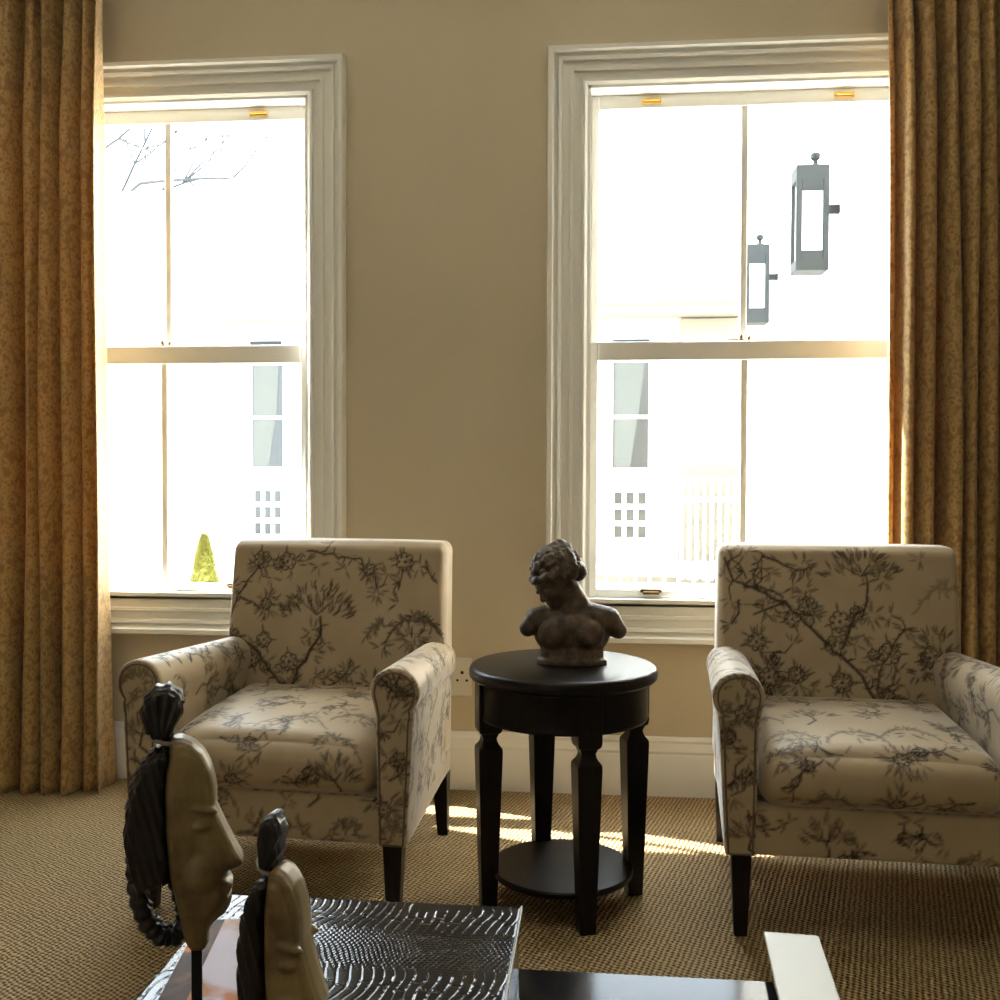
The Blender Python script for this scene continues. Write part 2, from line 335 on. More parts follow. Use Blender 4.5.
# ------------------------------------------------------------------ toile pattern
class Toile:
    """pen strokes in metres on a flat cloth"""
    def __init__(s, seed): s.r = random.Random(seed); s.s = []
    def line(s, pts, w0, w1, ink=.9, jit=.004):
        n = len(pts)-1; out = []
        for i in range(n):
            (x0, y0), (x1, y1) = pts[i], pts[i+1]; L = math.hypot(x1-x0, y1-y0); q = max(1, int(L/.022))
            for j in range(q): out.append((x0+(x1-x0)*j/q + (s.r.uniform(-jit, jit) if i or j else 0), y0+(y1-y0)*j/q + (s.r.uniform(-jit, jit) if i or j else 0)))
        out.append(pts[-1]); N_ = len(out)-1
        for i in range(N_):
            a, b_ = w0+(w1-w0)*i/N_, w0+(w1-w0)*(i+1)/N_
            s.s.append((*out[i], *out[i+1], a, b_, ink))
        return out
    def leaf(s, x, y, ang, L, ink=.8):
        c, d = math.cos(ang), math.sin(ang); m_ = (x+c*L*.5, y+d*L*.5)
        s.s.append((x, y, *m_, .0012, L*.17, ink)); s.s.append((*m_, x+c*L, y+d*L, L*.17, .0008, ink))
    def spray(s, x, y, n, R, a0=0, a1=2*PI, L=(.018, .032), ink=.75):
        for _ in range(n):
            a = s.r.uniform(a0, a1); r_ = R*math.sqrt(s.r.uniform(.02, 1)); s.leaf(x+r_*math.cos(a), y+r_*math.sin(a), a+s.r.uniform(-.6, .6), s.r.uniform(*L), ink*s.r.uniform(.55, 1))
    def fan(s, x, y, w_, h_, n, ink=.8):   # umbrella-shaped canopy of feathery leaves
        for _ in range(n):
            u = s.r.uniform(-1, 1); v = s.r.random(); px = x+u*w_/2; py = y+h_*(v*(1-u*u*.75)) - abs(u)*h_*.25
            s.leaf(px, py, PI/2-u*1.15+s.r.uniform(-.5, .5), s.r.uniform(.020, .036), ink*s.r.uniform(.5, 1))
        for _ in range(6):
            u = s.r.uniform(-.9, .9); s.line([(x, y-h_*.1), (x+u*w_*.45, y+h_*.35*(1-u*u))], .0022, .0012, .8)
    def flower(s, x, y, R, ink=.85):
        for q in range(7):
            a = q*2*PI/7+s.r.uniform(-.2, .2); c, d = x+R*.62*math.cos(a), y+R*.62*math.sin(a); rr = R*.38; pv = None
            for e in range(7):
                b_ = a-2.0+e*4.0/6; p = (c+rr*math.cos(b_), d+rr*math.sin(b_))
                if pv: s.s.append((*pv, *p, .0022, .0022, ink))
                pv = p
        s.s.append((x, y, x+.001, y, R*.26, R*.26, ink)); s.spray(x, y, 5, R*.5, L=(R*.35, R*.6), ink=.6)
        for q in range(4): s.leaf(x+R*.9*math.cos(q*1.7+R), y+R*.9*math.sin(q*1.7+R), q*1.7+R, R*s.r.uniform(.6, 1), .75)
    def branch(s, pts, w0=.006, w1=.002, leaves=10, twigs=3, ink=.85):
        out = s.line(pts, w0, w1, ink, .006); s.line([(x+.004, y+.003) for x, y in out[::2]], .0014, .001, .5)
        for _ in range(leaves):
            i = s.r.randrange(1, len(out)); s.leaf(*out[i], s.r.uniform(0, 2*PI), s.r.uniform(.016, .030), s.r.uniform(.5, .9))
        for _ in range(twigs):
            i = s.r.randrange(1, len(out)); a = s.r.uniform(0, 2*PI); L = s.r.uniform(.03, .07); x, y = out[i]
            s.line([(x, y), (x+L*.5*math.cos(a), y+L*.5*math.sin(a)), (x+L*math.cos(a+.5), y+L*math.sin(a+.5))], .0028, .0012, ink)
            s.spray(x+L*math.cos(a+.5), y+L*math.sin(a+.5), 5, .014)
    def willow(s, x, y, R, n, ink=.6):
        for q in range(n):
            a = s.r.uniform(-.5, 3.6); px, py = x, y; vx, vy = math.cos(a), abs(math.sin(a))*.8
            for e in range(5):
                nx, ny = px+vx*R*.22, py+vy*R*.22; s.s.append((px, py, nx, ny, .0022, .0016, ink)); s.leaf(nx, ny, math.atan2(vy, vx)+s.r.uniform(-.9, .9), .018, ink); px, py = nx, ny; vy -= .45
    def scatter(s, x0, x1, y0, y1, step):
        y = y0+step*.4
        while y < y1:
            x = x0+step*s.r.uniform(.2, .7)
            while x < x1:
                q = s.r.random(); px, py = x+s.r.uniform(-.02, .02), y+s.r.uniform(-.03, .03); a = s.r.uniform(0, 2*PI); L = step*.7
                if q < .4:
                    s.branch([(px, py), (px+L*.35*math.cos(a), py+L*.35*math.sin(a)), (px+L*.8*math.cos(a+.5), py+L*.8*math.sin(a+.5))], .0042, .0018, 9, 3); s.flower(px+L*.8*math.cos(a+.5), py+L*.8*math.sin(a+.5), s.r.uniform(.016, .024))
                elif q < .6: s.fan(px, py, step*.75, step*.4, 38); s.line([(px, py), (px+.01, py-step*.3), (px-.015, py-step*.5)], .003, .005, .85)
                elif q < .8: s.spray(px, py, 26, .040); s.flower(px, py, .022)
                else: s.willow(px, py, .07, 6); s.spray(px, py-.02, 10, .03)
                x += step*s.r.uniform(.8, 1.15)
            y += step*s.r.uniform(.75, .95)
    def ink(s, U, V):
        out = np.zeros(len(U), np.float32); o_ = np.argsort(U); us = U[o_]; vv = V[o_]; acc = out[o_]
        for x0, y0, x1, y1, a, b_, k_ in s.s:
            pad = max(a, b_)*.5+.0035
            i0, i1 = np.searchsorted(us, min(x0, x1)-pad), np.searchsorted(us, max(x0, x1)+pad)
            if i1 <= i0: continue
            px, py = us[i0:i1]-x0, vv[i0:i1]-y0; dx, dy = x1-x0, y1-y0; L2 = dx*dx+dy*dy+1e-12
            t_ = np.clip((px*dx+py*dy)/L2, 0, 1); d = np.hypot(px-t_*dx, py-t_*dy)
            hw = (a+(b_-a)*t_)*.5+.0008
            val = k_*np.clip((hw+.0022-d)/.0034, 0, 1); np.maximum(acc[i0:i1], val, out=acc[i0:i1])
        out[o_] = acc; return out

def back_left():
    t = Toile(3); W, H = .75, .47
    f = lambda x, y: ((x-90)/855*W-W/2, (600-y)/560*H)
    B = lambda pts, *a, **k_: t.branch([f(*p) for p in pts], *a, **k_)
    F = lambda x, y, r: t.flower(*f(x, y), r)
    S = lambda x, y, n, R, **k_: t.spray(*f(x, y), n, R, **k_)
    t.fan(*f(455, 300), .235, .095, 95, .9); B([(470, 320), (470, 380), (440, 450), (395, 510), (365, 590)], .006, .010, 10, 3)
    S(440, 380, 8, .02)
    B([(80, 330), (95, 390), (200, 430), (265, 500), (320, 565), (370, 595)], .009, .006, 16, 5); F(250, 410, .026); F(355, 490, .030); F(205, 490, .024); S(440, 450, 14, .03); S(345, 545, 22, .035); S(380, 575, 14, .03)
    B([(95, 340), (130, 240), (190, 165), (235, 105)], .005, .003, 12, 2); F(222, 105, .030); S(215, 130, 16, .03); F(325, 110, .030); S(350, 125, 12, .03); F(290, 120, .02)
    B([(140, 250), (190, 275), (225, 295)], .006, .003, 4, 1); S(250, 275, 26, .032); F(250, 275, .02)
    B([(400, 70), (500, 85), (560, 95), (615, 90), (625, 145), (640, 160)], .004, .003, 10, 3); S(660, 140, 22, .028); F(655, 135, .02); B([(675, 160), (685, 205)], .004, .003, 3, 1); S(685, 220, 14, .02); S(455, 125, 6, .015)
    F(790, 105, .030); S(780, 110, 14, .03); B([(785, 130), (775, 180)], .004, .002, 5, 1); B([(870, 100), (880, 140), (915, 180)], .004, .002, 5, 1)
    t.willow(*f(840, 330), .10, 12, .8); S(820, 370, 40, .05, ink=.7); S(830, 400, 20, .035, ink=.9); t.willow(*f(720, 350), .07, 9, .65); S(710, 420, 8, .02)
    B([(470, 590), (540, 570), (590, 510)], .004, .002, 14, 3); S(545, 570, 18, .035); S(585, 520, 10, .02); S(675, 560, 26, .03, ink=.9); S(110, 155, 4, .012); F(60+60, 400, .026); S(120, 420, 20, .03)
    return t
def back_right():
    t = Toile(8); W, H = .75, .47
    f = lambda x, y: ((x-55)/865*W-W/2, (585-y)/530*H)
    B = lambda pts, *a, **k_: t.branch([f(*p) for p in pts], *a, **k_)
    F = lambda x, y, r: t.flower(*f(x, y), r)
    S = lambda x, y, n, R, **k_: t.spray(*f(x, y), n, R, **k_)
    B([(75, 90), (115, 165), (205, 205), (300, 245), (370, 310), (430, 370), (490, 420), (560, 485), (605, 560)], .005, .008, 18, 5)
    B([(205, 205), (180, 150), (220, 80)], .004, .002, 8, 3); B([(120, 165), (150, 130), (100, 95)], .003, .002, 6, 3); B([(150, 190), (230, 195), (290, 225)], .006, .004, 4, 1)
    B([(220, 85), (265, 95), (330, 130), (395, 120)], .006, .003, 4, 1); S(355, 120, 18, .028)
    B([(300, 245), (250, 260), (185, 285)], .006, .003, 10, 1); S(235, 268, 18, .028); F(378, 255, .03); S(385, 280, 14, .025); F(322, 300, .025); S(365, 205, 14, .02)
    F(490, 305, .032); F(470, 385, .030); B([(500, 390), (520, 320), (550, 275), (590, 240), (592, 170)], .008, .004, 12, 3); F(550, 275, .022); S(600, 280, 16, .024)
    t.fan(*f(570, 140), .22, .075, 80, .85); S(650, 160, 10, .02)
    F(660, 410, .034); S(665, 430, 16, .03); B([(620, 550), (625, 470), (655, 420)], .004, .003, 6, 1); B([(670, 400), (685, 350), (720, 325)], .003, .002, 10, 1); F(605, 415, .018); S(715, 330, 10, .018)
    S(825, 395, 60, .055, ink=.85); S(830, 440, 40, .045, ink=.9); S(760, 470, 14, .025, ink=.9); F(800, 420, .03)
    S(235, 495, 70, .05, ink=.95); F(240, 500, .03); F(195, 380, .028); S(195, 370, 14, .025); B([(250, 460), (255, 415)], .003, .002, 6, 1)
    S(345, 520, 50, .045, ink=.8); F(335, 490, .026); F(495, 510, .032); S(495, 515, 20, .024, ink=.8); S(650, 560, 24, .03); F(655, 550, .02); S(735, 570, 18, .025); S(905, 565, 20, .025); B([(605, 590), (640, 530), (680, 510)], .003, .002, 6, 1)
    B([(130, 240), (128, 280), (105, 320)], .006, .003, 2, 0); S(100, 320, 7, .016); t.willow(*f(870, 190), .09, 9, .42); S(780, 85, 6, .014, ink=.6)
    return t

def dense(name, V, F_, U, VV, toile, parent, subdiv=False):
    me = bpy.data.meshes.new(name); me.from_pydata(V.tolist() if hasattr(V, 'tolist') else V, [], F_); smooth(me)
    at_ = me.attributes.new('ink', 'FLOAT', 'POINT'); at_.data.foreach_set('value', toile.ink(np.asarray(U, np.float32), np.asarray(VV, np.float32)))
    return link(name, me, M['toile'], parent)
def rbox(a, b, r, step):
    """dense rounded box: returns unique verts (array), faces, original box coordinates"""
    a = np.array(a, float); b = np.array(b, float); L = b-a
    n = [max(2, int(round(l/step))) for l in L]; idx = {}; P = []; F_ = []
    def vid(i, j, k_):
        key = (i, j, k_)
        if key not in idx: idx[key] = len(P); P.append((a[0]+L[0]*i/n[0], a[1]+L[1]*j/n[1], a[2]+L[2]*k_/n[2]))
        return idx[key]
    for k_ in (0, n[2]):
        for i in range(n[0]):
            for j in range(n[1]):
                q = (vid(i, j, k_), vid(i+1, j, k_), vid(i+1, j+1, k_), vid(i, j+1, k_)); F_.append(q if k_ else q[::-1])
    for j in (0, n[1]):
        for i in range(n[0]):
            for k_ in range(n[2]):
                q = (vid(i, j, k_), vid(i+1, j, k_), vid(i+1, j, k_+1), vid(i, j, k_+1)); F_.append(q[::-1] if j else q)
    for i in (0, n[0]):
        for j in range(n[1]):
            for k_ in range(n[2]):
                q = (vid(i, j, k_), vid(i, j+1, k_), vid(i, j+1, k_+1), vid(i, j, k_+1)); F_.append(q if i else q[::-1])
    P = np.array(P); r = np.minimum(r, L/2-1e-4); q = np.clip(P, a+r, b-r); d = P-q; ln = np.linalg.norm(d/np.maximum(r, 1e-9), axis=1, keepdims=True)
    mx = np.max(np.abs(d/np.maximum(r, 1e-9)), axis=1, keepdims=True)
    R = q + np.where(ln > 1e-9, d/np.maximum(ln, 1e-9), 0)*1.0*np.where(mx > 1e-9, 1, 0)
    return R, F_, P

def splay(x, y): return x*(1+.042*np.clip(-np.asarray(y)/.36, -.6, 1.0))
def armchair(loc, rz, seed, back, label):
    root = empty('armchair', loc, rz, label, 'armchair', 'toile armchairs')
    # seat base
    R, F_, P = rbox((-.375, -.355, .222), (.375, .345, .352), np.array([.012]*3), .006)
    R[:, 0] = splay(R[:, 0], R[:, 1])
    t = Toile(seed); t.scatter(-.4, .4, .20, .36, .13)
    dense('seat_base', R, F_, P[:, 0], np.where(P[:, 1] > -.35, P[:, 1]+.6, P[:, 2]), t, root)
    # seat cushion
    R, F_, P = rbox((-.293, -.372, .345), (.293, .215, .490), np.array([.05, .062, .055]), .0046)
    u = np.clip(np.abs(P[:, 0])/.293, 0, 1); v = np.clip((P[:, 1]+.372)/.587, 0, 1); tz = (P[:, 2]-.345)/.145
    R[:, 2] += tz*(.028*(1-u**2.5)*np.sin(np.clip(v*1.1+.08, 0, 1)*PI)**.6)
    R[:, 0] = splay(R[:, 0], R[:, 1]*.8)
    R[:, 2] += tz*.040*v
    R[:, 1] -= np.where(v < .2, .018*(1-u**3)*np.sin(np.clip(tz, 0, 1)*PI), 0)
    R[:, 2] -= np.where(v < .3, .010*u**4*(1-v/.3), 0)*tz
    t = Toile(seed+1); t.scatter(-.32, .32, .32, 1.10, .15)
    VV = np.where(P[:, 2] > .4899, .49+(P[:, 1]+.372), P[:, 2])
    cu = dense('seat_cushion', R, F_, P[:, 0], VV, t, root)
    for z in (.362,):
        pts = []
        for q in range(61):
            x = (-.285+.57*q/60)*1.034; uu = abs(x)/.303; tz_ = (z-.345)/.145
            pts.append((x, -.3655-.018*(1-uu**3)*math.sin(tz_*PI) + .030*max(0, (uu-.86)/.14)**2, z + tz_*.010*(1-uu**2.5) - tz_*.008*uu**4))
        MB().tube(pts, .0016, 6).build('seam', M['toile'], cu, sm=1)
    # backrest: reclined, rounded top
    R, F_, P = rbox((-.375, .175, .30), (.375, .325, .980), np.array([.026, .04, .034]), .0044)
    s_ = (P[:, 2]-.30)/.68
    R[:, 0] *= 1-.035*s_; R[:, 1] += .085*s_**1.1
    uu = np.clip(np.abs(P[:, 0])/.375, 0, 1); fr = P[:, 1] < .1751
    R[:, 1] -= np.where(P[:, 1] < .24, .016*(1-uu**3)*np.sin(np.clip(s_*1.0, 0, 1)*PI), 0)
    R[:, 2] += s_*.004*(1-uu**4)
    side = np.abs(P[:, 0]) > .3749
    BU = np.where(side & ~fr, P[:, 0]+np.sign(P[:, 0])*(P[:, 1]-.175), P[:, 0]); BV = np.where((P[:, 2] > .9799), .48+(P[:, 1]-.175), P[:, 2]-.50)
    dense('backrest', R, F_, BU, BV, back, root)
    # rolled arms
    def arm(sg):
        cx, cz, r = .343, .622, .064
        pts = [(.300, .222), (.297, .40), (.294, .555)]
        for q in range(0, 23): a = math.radians(205-q*11.4); pts.append((cx+r*math.cos(a), cz+r*math.sin(a)))
        pts += [(.392, .565), (.388, .53), (.382, .40), (.372, .222)]
        # resample
        pts.append(pts[0]); d = [0]
        for p, q in zip(pts, pts[1:]): d.append(d[-1]+math.hypot(q[0]-p[0], q[1]-p[1]))
        n = int(d[-1]/.0052); ring = []; S_ = []
        for i in range(n):
            L = d[-1]*i/n; j = max(jj for jj in range(len(d)) if d[jj] <= L+1e-12); j = min(j, len(pts)-2); tt = (L-d[j])/(d[j+1]-d[j])
            ring.append((pts[j][0]+(pts[j+1][0]-pts[j][0])*tt, pts[j][1]+(pts[j+1][1]-pts[j][1])*tt)); S_.append(L)
        ring = np.array(ring); ctr = np.stack([np.where(ring[:, 1] > .55, cx, .337), np.clip(ring[:, 1], .25, cz)], 1)
        V = []; U = []; W = []
        seq = []
        for q in range(10): seq.append((-.366 if q < 9 else -.366, q/10.0*.9))     # front cap rings
        seq += [(-.3655, .92), (-.362, .965), (-.357, 1.0)]
        y = -.352
        while y < .27: seq.append((y, 1.0)); y += .0055
        for y, k_ in seq:
            p = ctr+(ring-ctr)*max(k_, .004)
            for (x, z), L in zip(p, S_):
                V.append((sg*float(splay(x, y)), y, z+(.010-.030*(y+.366)/.6)*min(1, max(0, (z-.40)/.15)))); cap = k_ < 1
                if cap: U.append(x+.0); W.append(z-1.2)
                else: U.append(L); W.append(y)
        fs = []
        for i in range(len(seq)-1):
            for j in range(n):
                q = (i*n+j, i*n+(j+1) % n, (i+1)*n+(j+1) % n, (i+1)*n+j); fs.append(q if sg < 0 else q[::-1])
        fs.append(tuple(reversed(range((len(seq)-1)*n, len(seq)*n))) if sg > 0 else tuple(range((len(seq)-1)*n, len(seq)*n)))
        t = Toile(seed+(5 if sg > 0 else 9)); t.scatter(0, d[-1], -.37, .3, .135)
        t.scatter(.29, .41, -.98, -.50, .095)
        ao = dense('armrest', np.array(V), fs, U, W, t, root)
        pp = ctr+(ring-ctr)*.80
        MB().tube([(sg*float(splay(x, -.3672)), -.3672, z+.010*min(1, max(0, (z-.40)/.15))) for x, z in list(pp)], .0026, 6).build('piping', M['piping'], ao, sm=1)
    arm(-1); arm(1)
    # legs
    for sx in (-1, 1):
        for sy in (-1, 1):
            x, y = sx*(.336 if sy > 0 else .345), sy*.315; w0, w1 = .027, .017; dx, dy = 0, (.045 if sy > 0 else -.004)
            rg = [[(x+dx*(1-z/.23)+e*(w1+(w0-w1)*z/.23), y+dy*(1-z/.23)+g*(w1+(w0-w1)*z/.23), z) for e, g in ((-1,-1),(1,-1),(1,1),(-1,1))] for z in (0, .08, .16, .23)]
            MB().loft(rg).build('leg', M['leg'], root, bevel=.003)
    return root
armchair((-.860, -.835, 0), -.055, 21, back_left(), 'cream toile armchair left of the bust, in front of the left window')
armchair((.737, -.832, 0), -.040, 57, back_right(), 'cream toile armchair right of the bust, beside the right hand curtain')

# ------------------------------------------------------------------ round side table
T = empty('side_table', (-.092, -.975, 0), 0, 'round black wooden side table with low shelf carrying the bust', 'table')
MB().lathe([(.05, .630), (.246, .630), (.256, .633), (.263, .640), (.264, .654), (.261, .663), (.254, .669), (.246, .670), (.05, .670)], n=96).build('tabletop', M['lacquer'], T, sm=.6)
MB().lathe([(.222, .530), (.236, .526), (.240, .534), (.238, .544), (.238, .616), (.240, .624), (.238, .632), (.2, .632)], n=96).build('apron', M['lacquer'], T, sm=.5)
MB().lathe([(.02, .084), (.196, .084), (.200, .088), (.200, .098), (.196, .102), (.02, .102)], n=80).build('shelf', M['lacquer'], T, sm=.6)
fa = math.atan2(-.21, .072)
for q in range(4):
    a = fa+q*PI/2; cx_, cy_ = .214*math.cos(a), .205*math.sin(a); rg = []
    for z, h in ((0, .0215), (.03, .0225), (.435, .0335), (.447, .0330), (.459, .024), (.467, .0205), (.475, .0195), (.487, .024), (.493, .031), (.505, .033), (.630, .033)):
        rg.append([(cx_+h*e*math.cos(a)-h*g*math.sin(a), cy_+h*e*math.sin(a)+h*g*math.cos(a), z) for e, g in ((-1,-1),(1,-1),(1,1),(-1,1))])
    lg = MB().loft(rg).build('leg', M['lacquer'], T, bevel=.003)

# ------------------------------------------------------------------ sculpting by voxel union
def ell(bm, c, r, rot=None, sub=3):
    mt = Matrix.Translation(c) @ (rot.to_matrix().to_4x4() if rot else Matrix()) @ Matrix.Diagonal((*r, 1))
    bmesh.ops.create_icosphere(bm, subdivisions=sub, radius=1, matrix=mt)
def cap(bm, p, q, r0, r1, n=7):
    p, q = Vector(p), Vector(q)
    for i in range(n): t_ = i/(n-1); r = r0+(r1-r0)*t_; bmesh.ops.create_icosphere(bm, subdivisions=3, radius=r, matrix=Matrix.Translation(p.lerp(q, t_)))
def prism(bm, poly, y0, y1):
    a = [bm.verts.new((x, y0, z)) for x, z in poly]; b_ = [bm.verts.new((x, y1, z)) for x, z in poly]; n = len(poly)
    f1 = bm.faces.new(a); f2 = bm.faces.new(b_[::-1]); fs = [f1, f2]
    for i in range(n): fs.append(bm.faces.new((a[(i+1) % n], a[i], b_[i], b_[(i+1) % n])))
    bmesh.ops.recalc_face_normals(bm, faces=fs); bmesh.ops.triangulate(bm, faces=[f1, f2])
def sculpt(name, bm, voxel, it, mt, parent, M4=None, post=None):
    me = bpy.data.meshes.new(name); bm.to_mesh(me); bm.free()
    if M4: me.transform(M4)
    o = bpy.data.objects.new('tmp', me); C.collection.objects.link(o)
    r = o.modifiers.new('r', 'REMESH'); r.mode = 'VOXEL'; r.voxel_size = voxel
    s_ = o.modifiers.new('s', 'SMOOTH'); s_.iterations = it; s_.factor = .5
    dg = bpy.context.evaluated_depsgraph_get(); m2 = bpy.data.meshes.new_from_object(o.evaluated_get(dg)); m2.name = name
    bpy.data.objects.remove(o); m2.materials.clear(); smooth(m2)
    if post:
        for v in m2.vertices: v.co = post(v.co, v.normal)
    return link(name, m2, mt, parent)

# bust of a woman, head turned down to the side, curled hair with a bun
B = empty('bust', (-.068, -.968, .670), 0, 'dark bronze coloured bust of a woman with curled hair on the round table', 'bust')
bm = bmesh.new()
for z_, d_, ra, rb, sy in ((.008, .016, .100, .098, .56), (.035, .060, .090, .088, .56), (.085, .07, .086, .092, .58)):
    bmesh.ops.create_cone(bm, cap_ends=True, segments=48, radius1=ra, radius2=rb, depth=d_, matrix=Matrix.Translation((0, 0, z_)) @ Matrix.Diagonal((1, sy, 1, 1)))
ell(bm, (0, .005, .085), (.108, .062, .070)); ell(bm, (-.043, -.028, .090), (.050, .036, .044)); ell(bm, (.042, -.028, .088), (.050, .036, .044)); ell(bm, (0, -.022, .105), (.075, .036, .045))
cap(bm, (-.03, .005, .138), (-.098, .004, .122), .036, .036); cap(bm, (-.098, .004, .122), (-.124, -.004, .098), .034, .024)
cap(bm, (.03, .005, .140), (.100, .004, .124), .038, .038); cap(bm, (.100, .004, .124), (.130, .0, .096), .036, .024)
cap(bm, (0, .01, .135), (.012, .008, .165), .052, .040); cap(bm, (.012, .010, .160), (-.020, .0, .225), .040, .036)
HR = Matrix.Translation((-.044, -.004, .240)) @ Matrix.Scale(.96, 4) @ Euler((0, 0, math.radians(-52))).to_matrix().to_4x4() @ Euler((math.radians(32), math.radians(-8), 0)).to_matrix().to_4x4()
hb = bmesh.new()
ell(hb, (0, .012, .020), (.056, .066, .062)); ell(hb, (0, -.026, -.012), (.045, .044, .062)); ell(hb, (0, -.046, -.056), (.022, .022, .018))
ell(hb, (-.024, -.046, -.020), (.017, .014, .016)); ell(hb, (.024, -.046, -.020), (.017, .014, .016))
cap(hb, (0, -.064, .004), (0, -.076, -.022), .007, .009); ell(hb, (-.008, -.074, -.024), (.007, .007, .005)); ell(hb, (.008, -.074, -.024), (.007, .007, .005))
ell(hb, (0, -.0655, -.0395), (.014, .007, .004)); ell(hb, (0, -.0635, -.047), (.011, .007, .0045))
cap(hb, (-.034, -.052, .010), (-.008, -.064, .011), .006, .006); cap(hb, (.034, -.052, .010), (.008, -.064, .011), .006, .006)
ell(hb, (-.020, -.066, -.002), (.010, .006, .006)); ell(hb, (.020, -.066, -.002), (.010, .006, .006)); ell(hb, (-.054, .004, -.012), (.008, .014, .020)); ell(hb, (.054, .004, -.012), (.008, .014, .020))
bmesh.ops.transform(hb, matrix=HR, verts=hb.verts); tmp = bpy.data.meshes.new('t'); hb.to_mesh(tmp); hb.free(); bm.from_mesh(tmp)
sculpt('figure', bm, .0030, 7, M['bronze'], B)
hb = bmesh.new(); rnd = random.Random(5)
ell(hb, (0, .020, .034), (.062, .066, .056))
for i in range(230):   # curls over the skull, face left free
    th = rnd.uniform(0, 2*PI); ph = rnd.uniform(-.25, 1.45)
    d = Vector((math.cos(ph)*math.cos(th), math.cos(ph)*math.sin(th), math.sin(ph)))
    if d.y < -.25 and d.z < .42: continue
    p = Vector((d.x*.064, .016+d.y*.070, .022+d.z*.066))
    ell(hb, p, (rnd.uniform(.010, .016), rnd.uniform(.008, .012), rnd.uniform(.007, .011)), Euler((rnd.uniform(-1, 1), rnd.uniform(-1, 1), th)), 2)
for i in range(14):    # rolled band above the brow
    a = math.radians(200+i*140/13); ell(hb, (.057*math.cos(a), .006+.068*math.sin(a), .034+.004*math.sin(i*2.1)), (.014, .012, .012), None, 2)
for i in range(44):    # bun
    th, ph = rnd.uniform(0, 2*PI), rnd.uniform(-1, 1.5); c_ = Vector((.012, .050, .066)); d = Vector((math.cos(ph)*math.cos(th), math.cos(ph)*math.sin(th), math.sin(ph)))
    ell(hb, c_+Vector((d.x*.034, d.y*.030, d.z*.020)), (.013, .009, .008), Euler((ph, th, 0)), 2)
ell(hb, (.012, .050, .064), (.038, .034, .024)); ell(hb, (.046, .018, .006), (.022, .034, .030)); ell(hb, (-.046, .018, .006), (.022, .034, .030)); ell(hb, (0, .075, .0), (.036, .026, .030)); ell(hb, (.03, .055, -.015), (.03, .03, .03))
sculpt('hair', hb, .0028, 2, M['bronze'], B, HR)

# ------------------------------------------------------------------ coffee table, crocodile box, magazine
CT = empty('coffee_table', (0, 0, 0), 0, 'low dark glossy coffee table with a cream side rail in the foreground', 'table')
MB().box((-.60, -3.02, .325), (.296, -2.098, .360)).build('tabletop', M['table_glass'], CT, bevel=.003)
RM = Matrix.Translation((.296, -2.002, 0)) @ Matrix.Rotation(-.062, 4, 'Z')
MB().box((0, -1.0, .392), (.093, 0, .400), M=RM).build('side_rail', M['cream'], CT, bevel=.002)['label'] = 'cream side rail'
MB().box((.03, -.98, .355), (.063, -.12, .3925), M=RM).build('rail_support', M['lacquer'], CT)
MB().box((-.56, -3.0, .28), (.33, -2.16, .326)).build('apron', M['lacquer'], CT, bevel=.003)
for x in (-.55, .310):
    for y in (-2.98, -2.17): MB().box((x, y-.03, 0), (x+.05, y+.03, .36)).build('leg', M['lacquer'], CT, bevel=.003)

CB = empty('crocodile_box', (-.38, -2.325, .3605), 0, 'black crocodile embossed leather box lying on the coffee table', 'box')
MB().box((-.252, -.205, 0), (.254, .207, .112)).build('body', M['croc'], CB, bevel=.004)
# lid: height field of scales; wide belly scales front and back, small round ones along the middle
def croc_h(x, y):
    band = (y+.02)/.075; wgt = 1/(1+math.exp((abs(y-.155)-.062)*110)) if False else 1/(1+math.exp((abs(y-.040)-.060)*120))
    nx = mnoise.noise(Vector((x*9, y*14, 1.7)))*.012; ny = mnoise.noise(Vector((x*16, y*9, 5.1)))*.010
    big = (x+nx*1.3+.012*math.sin(y*26))/.0160; row = (y+ny)/.072; fb = abs((big % 1)-.5)*2; fr = abs(((row+.18*math.sin(int(big // 1)*2.4)) % 1)-.5)*2
    hb_ = (1-fb**12)*(1-fr**30)
    sx_, sy_ = (x+nx)/.0082, (y+ny)/.0074; sx_ += .5*(math.floor(sy_) % 2); hs = (1-(abs((sx_ % 1)-.5)*2)**4)*(1-(abs((sy_ % 1)-.5)*2)**4)
    return (.0013*hb_)*(1-wgt)+(.0009*hs)*wgt
nx_, ny_ = 340, 270; vs_ = []; fs = []
for j in range(ny_+1):
    for i in range(nx_+1):
        x = -.256+.516*i/nx_; y = -.209+.420*j/ny_; e = min(i, nx_-i, j, ny_-j); z = .1125+croc_h(x, y)*min(1, e/5) - (.003 if e == 0 else (.001 if e == 1 else 0))
        vs_.append((x, y, z))
n1 = nx_+1
for j in range(ny_):
    for i in range(nx_): a = j*n1+i; fs.append((a, a+1, a+n1+1, a+n1))
peri = [i for i in range(nx_+1)] + [j*n1+nx_ for j in range(1, ny_+1)] + [ny_*n1+i for i in range(nx_-1, -1, -1)] + [j*n1 for j in range(ny_-1, 0, -1)]
b0 = len(vs_)
for p in peri: vs_.append((vs_[p][0], vs_[p][1], .100))
for i in range(len(peri)): k2 = (i+1) % len(peri); fs.append((peri[i], b0+i, b0+k2, peri[k2]))
fs.append(tuple(range(b0, b0+len(peri)))[::-1])
me = bpy.data.meshes.new('lid'); me.from_pydata(vs_, [], fs); smooth(me, .9); link('lid', me, M['croc'], CB)
MB().tube([(.258, -.205, .113), (.258, .207, .113)], .0028, 8).build('stitched_edge', mat('grey_edge_stitch', (.20, .19, .17), .35), CB, sm=1)

